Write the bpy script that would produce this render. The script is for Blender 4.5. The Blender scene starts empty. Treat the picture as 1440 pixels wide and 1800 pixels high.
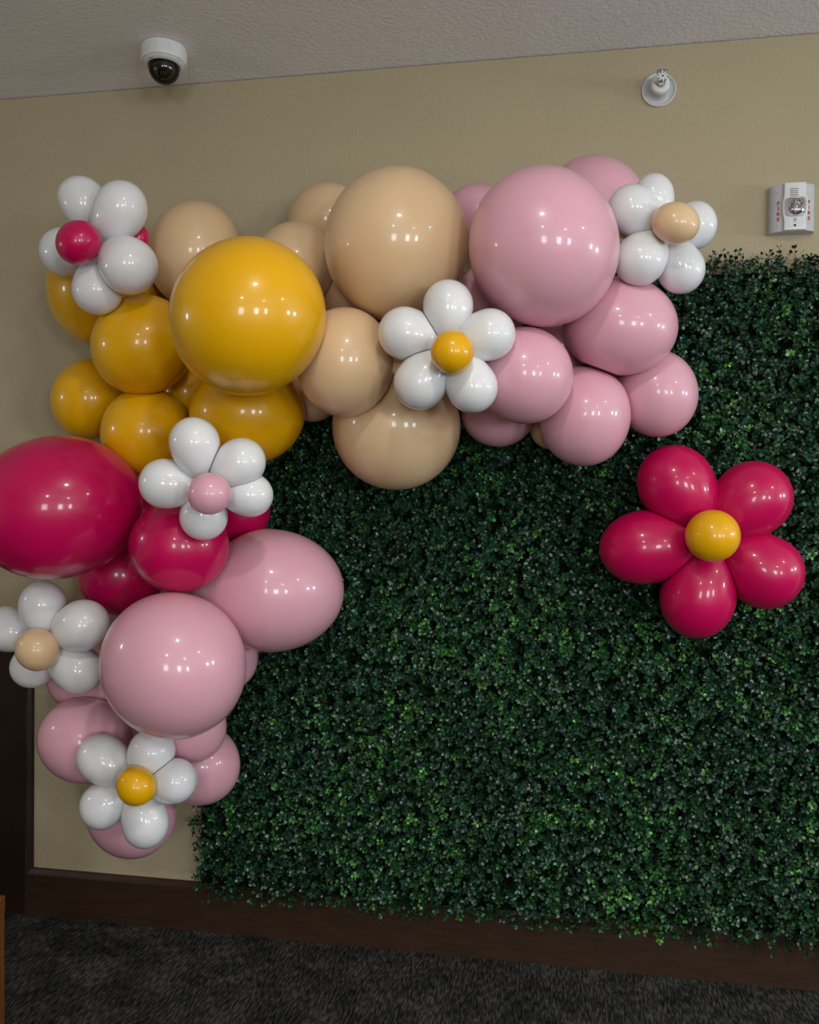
import bpy, bmesh, math, random
import numpy as np
from mathutils import Matrix, Vector

sc = bpy.context.scene
COL = sc.collection
random.seed(7)
rng = np.random.default_rng(11)

# ------------------------------------------------------------------ camera
cam_data = bpy.data.cameras.new('camera')
cam = bpy.data.objects.new('camera', cam_data)
COL.objects.link(cam)
cam_data.sensor_fit = 'HORIZONTAL'
cam_data.sensor_width = 36.0
cam_data.lens = 36.0
cam_data.clip_start = 0.02
R_, U_, F_ = (0.98657333, 0.16316689, 0.00704515), (-0.00846537, 0.00801042, 0.99993208), (-0.16309938, 0.98656596, -0.00928414)
M = Matrix(((R_[0], U_[0], -F_[0], 0.0), (R_[1], U_[1], -F_[1], -2.47348652), (R_[2], U_[2], -F_[2], 1.36367092), (0, 0, 0, 1)))
cam.matrix_world = M
sc.camera = cam

# ------------------------------------------------------------------ world, lamps, exposure
world = bpy.data.worlds.new('world')
sc.world = world
world.use_nodes = True
wb = world.node_tree.nodes['Background']
wb.inputs['Color'].default_value = (0.75, 0.85, 1.0, 1)
wb.inputs['Strength'].default_value = 0.02
sc.view_settings.view_transform = 'Standard'
sc.view_settings.look = 'None'
sc.view_settings.gamma = 1.0
sc.view_settings.use_curve_mapping = False
sc.view_settings.exposure = -0.02

ROOM_X0, ROOM_X1, ROOM_Y0, ROOM_H = -3.4, 4.6, -5.2, 2.7


def lamp(name, loc, watts, size, colour, direction=(0, 0, -1), size_y=None):
    d = bpy.data.lights.new(name, 'AREA')
    d.energy = watts
    d.color = colour
    if size_y is None:
        d.shape = 'DISK'
        d.size = size
    else:
        d.shape = 'RECTANGLE'
        d.size = size
        d.size_y = size_y
    o = bpy.data.objects.new(name, d)
    o.location = loc
    o.rotation_euler = Vector(direction).to_track_quat('-Z', 'Y').to_euler()
    COL.objects.link(o)
    return o


WARM = (1.0, 0.93, 0.82)
DAY = (0.86, 0.94, 1.0)
# recessed ceiling lamps of the room
lamp('ceiling_lamp', (0.0, -1.92, 2.685), 12, 0.12, WARM)
lamp('ceiling_lamp', (2.4, -1.9, 2.685), 12, 0.15, WARM)
lamp('ceiling_lamp', (0.0, -4.2, 2.685), 24, 0.15, WARM)
lamp('ceiling_lamp', (2.4, -4.2, 2.685), 24, 0.15, WARM)
# daylight through the windows of the rear wall and the side walls
lamp('window_light', (0.15, -5.15, 1.50), 27, 0.55, DAY, (0, 1, 0), 0.75)
lamp('window_light', (2.05, -5.15, 1.45), 44, 0.60, DAY, (0, 1, 0), 0.75)
lamp('window_light', (3.75, -5.15, 1.45), 48, 0.55, DAY, (0, 1, 0), 0.75)
lamp('window_light', (-3.35, -1.5, 1.85), 4, 0.16, DAY, (1, 0, 0), 0.22)
lamp('window_light', (4.55, -0.75, 1.75), 26, 0.26, (0.78, 0.89, 1.0), (-1, 0, 0), 0.30)
lamp('window_light', (4.55, -1.75, 1.75), 26, 0.26, DAY, (-1, 0, 0), 0.30)


# ------------------------------------------------------------------ materials
def new_mat(name):
    m = bpy.data.materials.new(name)
    m.use_nodes = True
    nt = m.node_tree
    return m, nt, nt.nodes['Principled BSDF']


def node(nt, kind, **kw):
    n = nt.nodes.new(kind)
    for k, v in kw.items():
        if hasattr(n, k):
            setattr(n, k, v)
        else:
            n.inputs[k.replace('_', ' ')].default_value = v
    return n


def noise(nt, scale, detail=3.0, rough=0.5, vec=None):
    n = nt.nodes.new('ShaderNodeTexNoise')
    n.inputs['Scale'].default_value = scale
    n.inputs['Detail'].default_value = detail
    n.inputs['Roughness'].default_value = rough
    if vec is not None:
        nt.links.new(vec, n.inputs['Vector'])
    return n


def ramp(nt, fac, stops):
    r = nt.nodes.new('ShaderNodeValToRGB')
    e = r.color_ramp.elements
    while len(e) < len(stops):
        e.new(0.5)
    for el, (p, c) in zip(e, stops):
        el.position = p
        el.color = (*c, 1)
    nt.links.new(fac, r.inputs['Fac'])
    return r


def coords(nt, scale=(1, 1, 1), rot=(0, 0, 0)):
    t = nt.nodes.new('ShaderNodeTexCoord')
    mp = nt.nodes.new('ShaderNodeMapping')
    mp.inputs['Scale'].default_value = scale
    mp.inputs['Rotation'].default_value = rot
    nt.links.new(t.outputs['Object'], mp.inputs['Vector'])
    return mp.outputs['Vector']


def bump(nt, b, height, strength, dist):
    n = nt.nodes.new('ShaderNodeBump')
    n.inputs['Strength'].default_value = strength
    n.inputs['Distance'].default_value = dist
    nt.links.new(height, n.inputs['Height'])
    nt.links.new(n.outputs['Normal'], b.inputs['Normal'])
    return n


def plain(name, colour, rough=0.5, spec=0.5, metal=0.0, coat=0.0):
    m, nt, b = new_mat(name)
    b.inputs['Base Color'].default_value = (*colour, 1)
    b.inputs['Roughness'].default_value = rough
    b.inputs['Specular IOR Level'].default_value = spec
    b.inputs['Metallic'].default_value = metal
    b.inputs['Coat Weight'].default_value = coat
    v = coords(nt)
    n = noise(nt, 60, 3, 0.6, v)
    c2 = tuple(min(1, x * 1.06) for x in colour)
    c1 = tuple(x * 0.94 for x in colour)
    r = ramp(nt, n.outputs['Fac'], [(0.3, c1), (0.7, c2)])
    nt.links.new(r.outputs['Color'], b.inputs['Base Color'])
    return m


def textured_paint(name, colour, scale, strength, rough=0.75):
    m, nt, b = new_mat(name)
    v = coords(nt)
    n = noise(nt, 2.2, 4, 0.55, v)
    c1 = tuple(x * 0.96 for x in colour)
    c2 = tuple(x * 1.03 for x in colour)
    r = ramp(nt, n.outputs['Fac'], [(0.3, c1), (0.7, c2)])
    nt.links.new(r.outputs['Color'], b.inputs['Base Color'])
    b.inputs['Roughness'].default_value = rough
    b.inputs['Specular IOR Level'].default_value = 0.3
    h = noise(nt, scale, 3, 0.55, v)
    bump(nt, b, h.outputs['Fac'], strength, 0.004)
    return m


def wood(name, dark, light, stretch, rough=0.35):
    m, nt, b = new_mat(name)
    v = coords(nt, stretch)
    n = noise(nt, 6, 6, 0.6, v)
    r = ramp(nt, n.outputs['Fac'], [(0.25, dark), (0.75, light)])
    nt.links.new(r.outputs['Color'], b.inputs['Base Color'])
    b.inputs['Roughness'].default_value = rough
    b.inputs['Specular IOR Level'].default_value = 0.4
    bump(nt, b, n.outputs['Fac'], 0.12, 0.002)
    return m


def latex(name, colour, edge, rough=0.085, coat=0.55):
    """Balloon latex: pigmented film, a little light passes through, glossy skin."""
    m, nt, b = new_mat(name)
    v = coords(nt)
    n = noise(nt, 4.0, 3, 0.5, v)
    r = ramp(nt, n.outputs['Fac'], [(0.3, tuple(x * 0.97 for x in colour)), (0.7, tuple(min(1, x * 1.03) for x in colour))])
    nt.links.new(r.outputs['Color'], b.inputs['Base Color'])
    b.inputs['Roughness'].default_value = 0.34
    b.inputs['Specular IOR Level'].default_value = 0.35
    b.inputs['Coat Weight'].default_value = coat
    b.inputs['Coat Roughness'].default_value = rough
    b.inputs['Coat IOR'].default_value = 1.42
    b.inputs['Subsurface Weight'].default_value = 0.25
    b.inputs['Subsurface Scale'].default_value = 0.02
    b.inputs['Subsurface Radius'].default_value = edge
    fine = noise(nt, 420.0, 2, 0.5, v)
    bump(nt, b, fine.outputs['Fac'], 0.015, 0.001)
    return m


MAT = {
    'wall': textured_paint('beige_wall_paint', (0.445, 0.375, 0.245), 130, 0.45),
    'ceiling': textured_paint('grey_ceiling_paint', (0.83, 0.805, 0.815), 95, 0.60),
    'baseboard': wood('dark_mahogany', (0.027, 0.0135, 0.0078), (0.048, 0.024, 0.014), (2.0, 14, 14), 0.40),
    'upright': wood('dark_mahogany_upright', (0.012, 0.0048, 0.003), (0.024, 0.009, 0.0055), (14, 14, 2.0), 0.42),
    'honey': wood('honey_oak', (0.12, 0.036, 0.006), (0.20, 0.066, 0.013), (14, 14, 2.0), 0.35),
    'yellow': latex('yellow_latex', (0.78, 0.41, 0.001), (1, .7, .1)),
    'peach': latex('peach_latex', (0.74, 0.52, 0.31), (1, .8, .6)),
    'pink': latex('pink_latex', (0.73, 0.385, 0.475), (1, .7, .8)),
    'magenta': latex('magenta_latex', (0.53, 0.001, 0.085), (.9, .1, .4)),
    'white': latex('white_latex', (0.76, 0.765, 0.79), (1, 1, 1), 0.075, 0.85),
    'white_plastic': plain('white_plastic', (0.72, 0.73, 0.72), 0.38),
    'grey_plastic': plain('pale_grey_plastic', (0.50, 0.51, 0.53), 0.35),
    'dark_plastic': plain('dark_plastic', (0.03, 0.03, 0.035), 0.4),
    'black': plain('black_hole', (0.006, 0.006, 0.006), 0.6),
    'red_print': plain('red_print', (0.45, 0.012, 0.03), 0.5),
    'grey_print': plain('grey_print', (0.10, 0.10, 0.11), 0.5),
    'chrome': plain('chrome', (0.75, 0.76, 0.78), 0.08, 0.5, 1.0),
    'brass': plain('dull_brass', (0.33, 0.22, 0.13), 0.25, 0.5, 1.0),
    'stem': plain('brown_green_stem', (0.020, 0.022, 0.010), 0.6),
    'backing': plain('dark_green_mat', (0.003, 0.006, 0.003), 0.95, 0.05),
}


def glass(name, tint, rough=0.0):
    m, nt, b = new_mat(name)
    b.inputs['Base Color'].default_value = (*tint, 1)
    b.inputs['Transmission Weight'].default_value = 1.0
    b.inputs['Roughness'].default_value = rough
    b.inputs['IOR'].default_value = 1.45
    return m


MAT['clear'] = glass('clear_lens', (0.97, 0.98, 1.0), 0.02)
_m, _nt, _b = new_mat('clear_acrylic_bubble')
_tr = _nt.nodes.new('ShaderNodeBsdfTransparent'); _tr.inputs['Color'].default_value = (0.82, 0.82, 0.80, 1)
_gl = _nt.nodes.new('ShaderNodeBsdfGlossy'); _gl.inputs['Roughness'].default_value = 0.03
_fr = _nt.nodes.new('ShaderNodeFresnel'); _fr.inputs['IOR'].default_value = 1.42
_mx = _nt.nodes.new('ShaderNodeMixShader')
_nt.links.new(_fr.outputs[0], _mx.inputs[0]); _nt.links.new(_tr.outputs[0], _mx.inputs[1]); _nt.links.new(_gl.outputs[0], _mx.inputs[2])
_nt.links.new(_mx.outputs[0], _nt.nodes['Material Output'].inputs['Surface'])
MAT['bubble'] = _m
# smoked acrylic dome of the camera
_m, _nt, _b = new_mat('smoked_dome')
_b.inputs['Base Color'].default_value = (0.010, 0.011, 0.013, 1)
_b.inputs['Roughness'].default_value = 0.05
_b.inputs['Coat Weight'].default_value = 1.0
_b.inputs['Coat Roughness'].default_value = 0.02
MAT['smoked'] = _m


def leaf_material():
    m, nt, b = new_mat('boxwood_leaf')
    a = nt.nodes.new('ShaderNodeAttribute')
    a.attribute_name = 'leaf_colour'
    nt.links.new(a.outputs['Color'], b.inputs['Base Color'])
    b.inputs['Roughness'].default_value = 0.31
    b.inputs['Specular IOR Level'].default_value = 0.62
    return m


def carpet_material():
    m, nt, b = new_mat('charcoal_carpet')
    v = coords(nt)
    vs = coords(nt, (165.0, 34.0, 1.0), (0, 0, math.radians(6)))
    big = noise(nt, 9, 4, 0.6, v)
    stroke = noise(nt, 1.0, 2, 0.55, vs)
    fine = noise(nt, 330, 2, 0.6, v)
    mx = nt.nodes.new('ShaderNodeMath'); mx.operation = 'MULTIPLY_ADD'
    nt.links.new(stroke.outputs['Fac'], mx.inputs[0]); mx.inputs[1].default_value = 0.85
    mb = nt.nodes.new('ShaderNodeMath'); mb.operation = 'MULTIPLY'
    nt.links.new(big.outputs['Fac'], mb.inputs[0]); mb.inputs[1].default_value = 0.45
    nt.links.new(mb.outputs[0], mx.inputs[2])
    m2 = nt.nodes.new('ShaderNodeMath'); m2.operation = 'MULTIPLY_ADD'
    nt.links.new(fine.outputs['Fac'], m2.inputs[0]); m2.inputs[1].default_value = 0.30
    nt.links.new(mx.outputs[0], m2.inputs[2])
    r = ramp(nt, m2.outputs[0], [(0.62, (0.003, 0.0035, 0.0035)), (0.79, (0.026, 0.027, 0.025)), (0.98, (0.10, 0.098, 0.084))])
    nt.links.new(r.outputs['Color'], b.inputs['Base Color'])
    b.inputs['Roughness'].default_value = 0.95
    b.inputs['Specular IOR Level'].default_value = 0.15
    bump(nt, b, m2.outputs[0], 0.9, 0.012)
    return m


MAT['leaf'] = leaf_material()
MAT['carpet'] = carpet_material()


# ------------------------------------------------------------------ helpers
def link_mesh(name, me, mat=None, parent=None, loc=(0, 0, 0), smooth=False):
    if mat is not None and not me.materials:
        me.materials.append(MAT[mat] if isinstance(mat, str) else mat)
    if smooth:
        me.polygons.foreach_set('use_smooth', [True] * len(me.polygons))
    o = bpy.data.objects.new(name, me)
    COL.objects.link(o)
    if parent is not None:
        o.parent = parent
        o.location = Vector(loc)
    else:
        o.location = Vector(loc)
    return o


def from_bm(name, bm, mat, parent=None, loc=(0, 0, 0), smooth=False):
    bmesh.ops.recalc_face_normals(bm, faces=bm.faces[:])
    me = bpy.data.meshes.new(name)
    bm.to_mesh(me)
    bm.free()
    o = link_mesh(name, me, mat, parent, loc, smooth)
    if smooth:
        try:
            me.set_sharp_from_angle(angle=math.radians(38))
        except Exception:
            pass
    return o


def tag(o, label=None, category=None, group=None, kind=None):
    if label: o['label'] = label
    if category: o['category'] = category
    if group: o['group'] = group
    if kind: o['kind'] = kind
    return o


def empty(name, loc, label, category, group=None):
    o = bpy.data.objects.new(name, None)
    o.empty_display_size = 0.05
    o.location = loc
    COL.objects.link(o)
    return tag(o, label, category, group)


def box_bm(x0, x1, y0, y1, z0, z1, bev=0.0, seg=2):
    bm = bmesh.new()
    r = bmesh.ops.create_cube(bm, size=1.0)
    for v in bm.verts:
        v.co = Vector((x0 + (v.co.x + .5) * (x1 - x0), y0 + (v.co.y + .5) * (y1 - y0), z0 + (v.co.z + .5) * (z1 - z0)))
    if bev:
        bmesh.ops.bevel(bm, geom=bm.edges[:], offset=bev, segments=seg, profile=0.5, affect='EDGES')
    return bm


def prism_bm(profile, axis, a0, a1):
    """closed 2-D profile swept along an axis: axis 'x' takes (y, z), axis 'z' takes (x, y), axis 'y' takes (x, z)"""
    bm = bmesh.new()
    def P(q, a):
        if axis == 'x': return (a, q[0], q[1])
        if axis == 'z': return (q[0], q[1], a)
        return (q[0], a, q[1])
    lo = [bm.verts.new(P(q, a0)) for q in profile]
    hi = [bm.verts.new(P(q, a1)) for q in profile]
    n = len(profile)
    for i in range(n):
        bm.faces.new((lo[i], lo[(i + 1) % n], hi[(i + 1) % n], hi[i]))
    bm.faces.new(lo[::-1]); bm.faces.new(hi)
    return bm


def lathe_bm(profile, axis='z', n=48):
    """(radius, height) pairs turned about the axis; 'z' hangs down as given, 'y' turns height into -Y (out of the wall)"""
    bm = bmesh.new()
    rings = []
    for r, h in profile:
        if r < 1e-6:
            c = [bm.verts.new((0, 0, h) if axis == 'z' else (0, -h, 0))]
        else:
            c = []
            for i in range(n):
                a = 2 * math.pi * i / n
                c.append(bm.verts.new((r * math.cos(a), r * math.sin(a), h) if axis == 'z' else (r * math.cos(a), -h, r * math.sin(a))))
        rings.append(c)
    for A, B in zip(rings, rings[1:]):
        for i in range(n):
            j = (i + 1) % n
            if len(A) == 1 and len(B) == 1: continue
            if len(A) == 1: bm.faces.new((A[0], B[i], B[j]))
            elif len(B) == 1: bm.faces.new((A[i], A[j], B[0]))
            else: bm.faces.new((A[i], A[j], B[j], B[i]))
    return bm


# ------------------------------------------------------------------ the room
def structure(name, bm, mat, loc=(0, 0, 0)):
    return tag(from_bm(name, bm, mat, None, loc), kind='structure')


structure('wall_back', box_bm(ROOM_X0 - .1, ROOM_X1 + .1, 0, 0.12, -0.1, ROOM_H - 0.003), 'wall')
structure('ceiling', box_bm(ROOM_X0 - .1, ROOM_X1 + .1, ROOM_Y0 - .1, 0.12, ROOM_H, ROOM_H + 0.1), 'ceiling')
structure('floor', box_bm(ROOM_X0 - .1, ROOM_X1 + .1, ROOM_Y0 - .1, 0.12, -0.1, 0.0), 'carpet')
structure('wall_left', box_bm(ROOM_X0 - .1, ROOM_X0, ROOM_Y0, 0, 0, ROOM_H), 'wall')
structure('wall_right', box_bm(ROOM_X1, ROOM_X1 + .1, ROOM_Y0, 0, 0, ROOM_H), 'wall')
structure('wall_front', box_bm(ROOM_X0, ROOM_X1, ROOM_Y0 - .1, ROOM_Y0, 0, ROOM_H), 'wall')
BZ = 0.150
bb = prism_bm([(0, 0), (-0.020, 0), (-0.020, BZ - 0.016), (-0.016, BZ - 0.012), (-0.009, BZ - 0.002), (-0.006, BZ), (0, BZ)], 'x', -1.690, ROOM_X1)
structure('baseboard_back', bb, 'baseboard')
# dark wood panel board at the left end of the wall, its moulded edge meeting the baseboard
PX = -1.666
pb = prism_bm([(-2.35, 0), (-2.35, -0.022), (PX - 0.018, -0.022), (PX - 0.014, -0.017), (PX - 0.003, -0.010), (PX, -0.006), (PX, 0)], 'z', 0.0, 0.93)
structure('trim_1', pb, 'upright')

BALLOONS = {
    'Y1': ('yellow', [-0.6803, -0.6623, 1.7932], [[0.1128, 0.0697, -0.1141], [0.1249, 0.0154, 0.1328], [0.0615, -0.1634, -0.0389]], None),
    'Y2': ('yellow', [-1.0871, -0.3831, 1.7934], [[0.0827, 0.0598, -0.0815], [0.0872, 0.0236, 0.1057], [0.0612, -0.1176, -0.0242]], None),
    'Y3': ('yellow', [-1.1087, -0.317, 1.561], [[0.0946, 0.0538, -0.056], [0.0559, 0.0185, 0.1123], [0.0568, -0.1104, -0.0101]], None),
    'Y4': ('yellow', [-1.3449, -0.2095, 1.6707], [[0.0897, 0.0572, -0.0284], [0.0338, 0.0044, 0.1156], [0.0585, -0.0984, -0.0134]], None),
    'Y5': ('yellow', [-0.803, -0.3361, 1.6081], [[0.01, 0.0194, -0.1367], [0.1451, 0.0525, 0.0181], [0.0513, -0.1365, -0.0156]], None),
    'Y6': ('yellow', [-1.2923, -0.1987, 2.0081], [[0.1099, 0.0885, -0.0914], [0.1081, 0.0193, 0.1488], [0.0847, -0.1488, -0.0423]], None),
    'Y7': ('yellow', [-1.0491, -0.1786, 1.6909], [[0.066, 0.0356, -0.0377], [0.0404, 0.0074, 0.0776], [0.0354, -0.0774, -0.011]], None),
    'P9': ('peach', [-0.4294, -0.1737, 1.7857], [[0.0061, 0.0154, -0.0778], [0.0795, 0.0132, 0.0088], [0.0145, -0.0777, -0.0143]], None),
    'K12': ('pink', [0.1689, -0.1651, 1.7146], [[0.0594, -0.0103, 0.0391], [-0.0418, -0.0063, 0.0618], [-0.0053, -0.0723, -0.011]], None),
    'M5': ('magenta', [-1.1515, -0.2503, 1.3113], [[0.0628, 0.0326, 0.0024], [-0.003, 0.0002, 0.0743], [0.0334, -0.0644, 0.0015]], None),
    'P1': ('peach', [-0.9974, -0.2493, 2.0755], [[0.1115, 0.0605, -0.0326], [0.0521, -0.0211, 0.1388], [0.055, -0.1226, -0.0393]], None),
    'P2': ('peach', [-0.6908, -0.2878, 2.0183], [[0.0833, 0.0439, -0.0585], [0.073, -0.0066, 0.099], [0.0339, -0.1071, -0.0321]], None),
    'P3': ('peach', [-0.6351, -0.1381, 2.1887], [[0.0222, 0.041, -0.0989], [0.1104, 0.0186, 0.0325], [0.0281, -0.1031, -0.0365]], None),
    'P4': ('peach', [-0.378, -0.4192, 2.0209], [[0.1789, 0.0365, -0.0112], [0.0223, -0.0537, 0.1799], [0.0321, -0.1744, -0.056]], None),
    'P5': ('peach', [-0.4979, -0.4722, 1.7175], [[0.1179, 0.0305, -0.0063], [0.0124, -0.0206, 0.1337], [0.0306, -0.1231, -0.0218]], None),
    'P6': ('peach', [-0.4027, -0.2664, 1.5754], [[0.0082, 0.018, -0.1717], [0.1723, 0.0303, 0.0115], [0.0311, -0.1705, -0.0164]], None),
    'P7': ('peach', [-0.6666, -0.1736, 1.6792], [[0.0117, 0.0138, -0.0761], [0.0778, 0.0204, 0.0157], [0.0221, -0.0762, -0.0105]], None),
    'P8': ('peach', [-0.5628, -0.1766, 1.9528], [[0.0187, 0.0241, -0.076], [0.0803, 0.0135, 0.0241], [0.0193, -0.0786, -0.0202]], None),
    'K1': ('pink', [-0.0092, -0.5079, 1.9714], [[0.1562, -0.0219, 0.0726], [-0.0806, -0.0495, 0.1585], [0.0007, -0.171, -0.0531]], None),
    'K2': ('pink', [0.1267, -0.1796, 2.1832], [[0.0551, -0.0407, 0.1052], [-0.1245, -0.0144, 0.0596], [-0.0069, -0.1241, -0.0444]], None),
    'K3': ('pink', [-0.1955, -0.1398, 2.1846], [[0.0138, -0.0273, 0.0808], [-0.0952, -0.0122, 0.0121], [0.0072, -0.086, -0.0303]], None),
    'K10': ('pink', [-0.1448, -0.1985, 1.9282], [[0.0399, -0.0205, 0.0926], [-0.0982, -0.0159, 0.0388], [0.0064, -0.1015, -0.0252]], None),
    'K4': ('pink', [0.1823, -0.3372, 1.8182], [[0.0228, -0.027, 0.1176], [-0.1399, 0.0059, 0.0285], [-0.0111, -0.1291, -0.0275]], None),
    'K5': ('pink', [-0.0527, -0.4522, 1.6798], [[0.0756, -0.0118, 0.0878], [-0.0906, -0.0143, 0.0761], [0.003, -0.1164, -0.0182]], None),
    'K6': ('pink', [0.096, -0.3033, 1.5988], [[0.1185, -0.0067, 0.0129], [-0.0151, -0.0136, 0.1317], [-0.0056, -0.1252, -0.0136]], ([-0.5641, -0.0642, 0.8232], 0.25)),
    'K7': ('pink', [0.2877, -0.2367, 1.6594], [[0.1006, -0.0158, 0.0217], [-0.0257, -0.0114, 0.1111], [-0.0139, -0.1074, -0.0142]], None),
    'K8': ('pink', [-0.1299, -0.1972, 1.6193], [[0.0081, -0.0101, 0.0942], [-0.1026, -0.0067, 0.0081], [0.0056, -0.0983, -0.011]], None),
    'K9': ('peach', [0.0134, -0.1538, 1.5831], [[0.0587, -0.0011, 0.0083], [-0.0089, -0.0058, 0.0623], [-0.0004, -0.0609, -0.0058]], None),
    'K11': ('pink', [0.0452, -0.1766, 1.7994], [[0.0558, -0.0121, 0.0581], [-0.0615, -0.0096, 0.0571], [-0.0016, -0.0815, -0.0155]], None),
    'M1': ('magenta', [-1.2667, -0.494, 1.3493], [[0.0421, 0.0257, -0.1809], [0.1743, 0.1124, 0.0565], [0.1085, -0.1689, 0.0012]], None),
    'M2': ('magenta', [-0.9246, -0.4962, 1.2525], [[0.0108, 0.0117, 0.1183], [-0.1127, -0.0519, 0.0155], [0.0517, -0.1105, 0.0062]], None),
    'M3': ('magenta', [-1.2382, -0.2161, 1.1496], [[0.0374, 0.031, 0.1102], [-0.1024, -0.0515, 0.0493], [0.0588, -0.1071, 0.0102]], None),
    'M4': ('magenta', [-0.8866, -0.1906, 1.3429], [[0.088, 0.0342, 0.0001], [-0.0004, 0.0007, 0.0998], [0.0352, -0.0905, 0.0008]], None),
    'L1': ('pink', [-0.9107, -0.5525, 0.9581], [[0.1263, 0.0791, 0.0903], [-0.1004, -0.0152, 0.1537], [0.0755, -0.1589, 0.0337]], None),
    'L2': ('pink', [-0.7607, -0.2849, 1.1213], [[0.0009, 0.0192, 0.1705], [-0.2004, -0.0688, 0.0088], [0.0624, -0.1791, 0.0199]], ([-0.9421, -0.3328, -0.0412], 0.3)),
    'L3': ('pink', [-0.9117, -0.1791, 0.9099], [[0.0733, 0.031, 0.0091], [-0.0161, 0.0115, 0.0906], [0.0313, -0.0788, 0.0156]], None),
    'L4': ('pink', [-1.2708, -0.3508, 0.6924], [[0.0347, 0.0518, 0.0979], [-0.1072, -0.0447, 0.0617], [0.0613, -0.1023, 0.0324]], None),
    'L5': ('pink', [-0.9618, -0.3413, 0.7456], [[0.0639, 0.0446, 0.0541], [-0.0632, -0.0055, 0.0792], [0.039, -0.0865, 0.0251]], None),
    'L6': ('pink', [-0.9941, -0.2094, 0.5987], [[0.0588, 0.0531, 0.0806], [-0.0928, -0.0146, 0.0773], [0.0451, -0.1025, 0.0347]], None),
    'L7': ('pink', [-1.1929, -0.2378, 0.4587], [[0.0789, 0.0693, 0.0671], [-0.0886, -0.0036, 0.1079], [0.0585, -0.1096, 0.0444]], None),
    'L8': ('pink', [-1.3388, -0.233, 0.8396], [[0.0239, 0.0358, 0.0917], [-0.0941, -0.0463, 0.0426], [0.0539, -0.0901, 0.0211]], None),
    'L9': ('pink', [-1.3235, -0.0955, 0.9273], [[0.0645, 0.0416, 0.0314], [-0.0361, -0.0052, 0.0812], [0.0413, -0.0741, 0.0136]], None),
}
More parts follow.
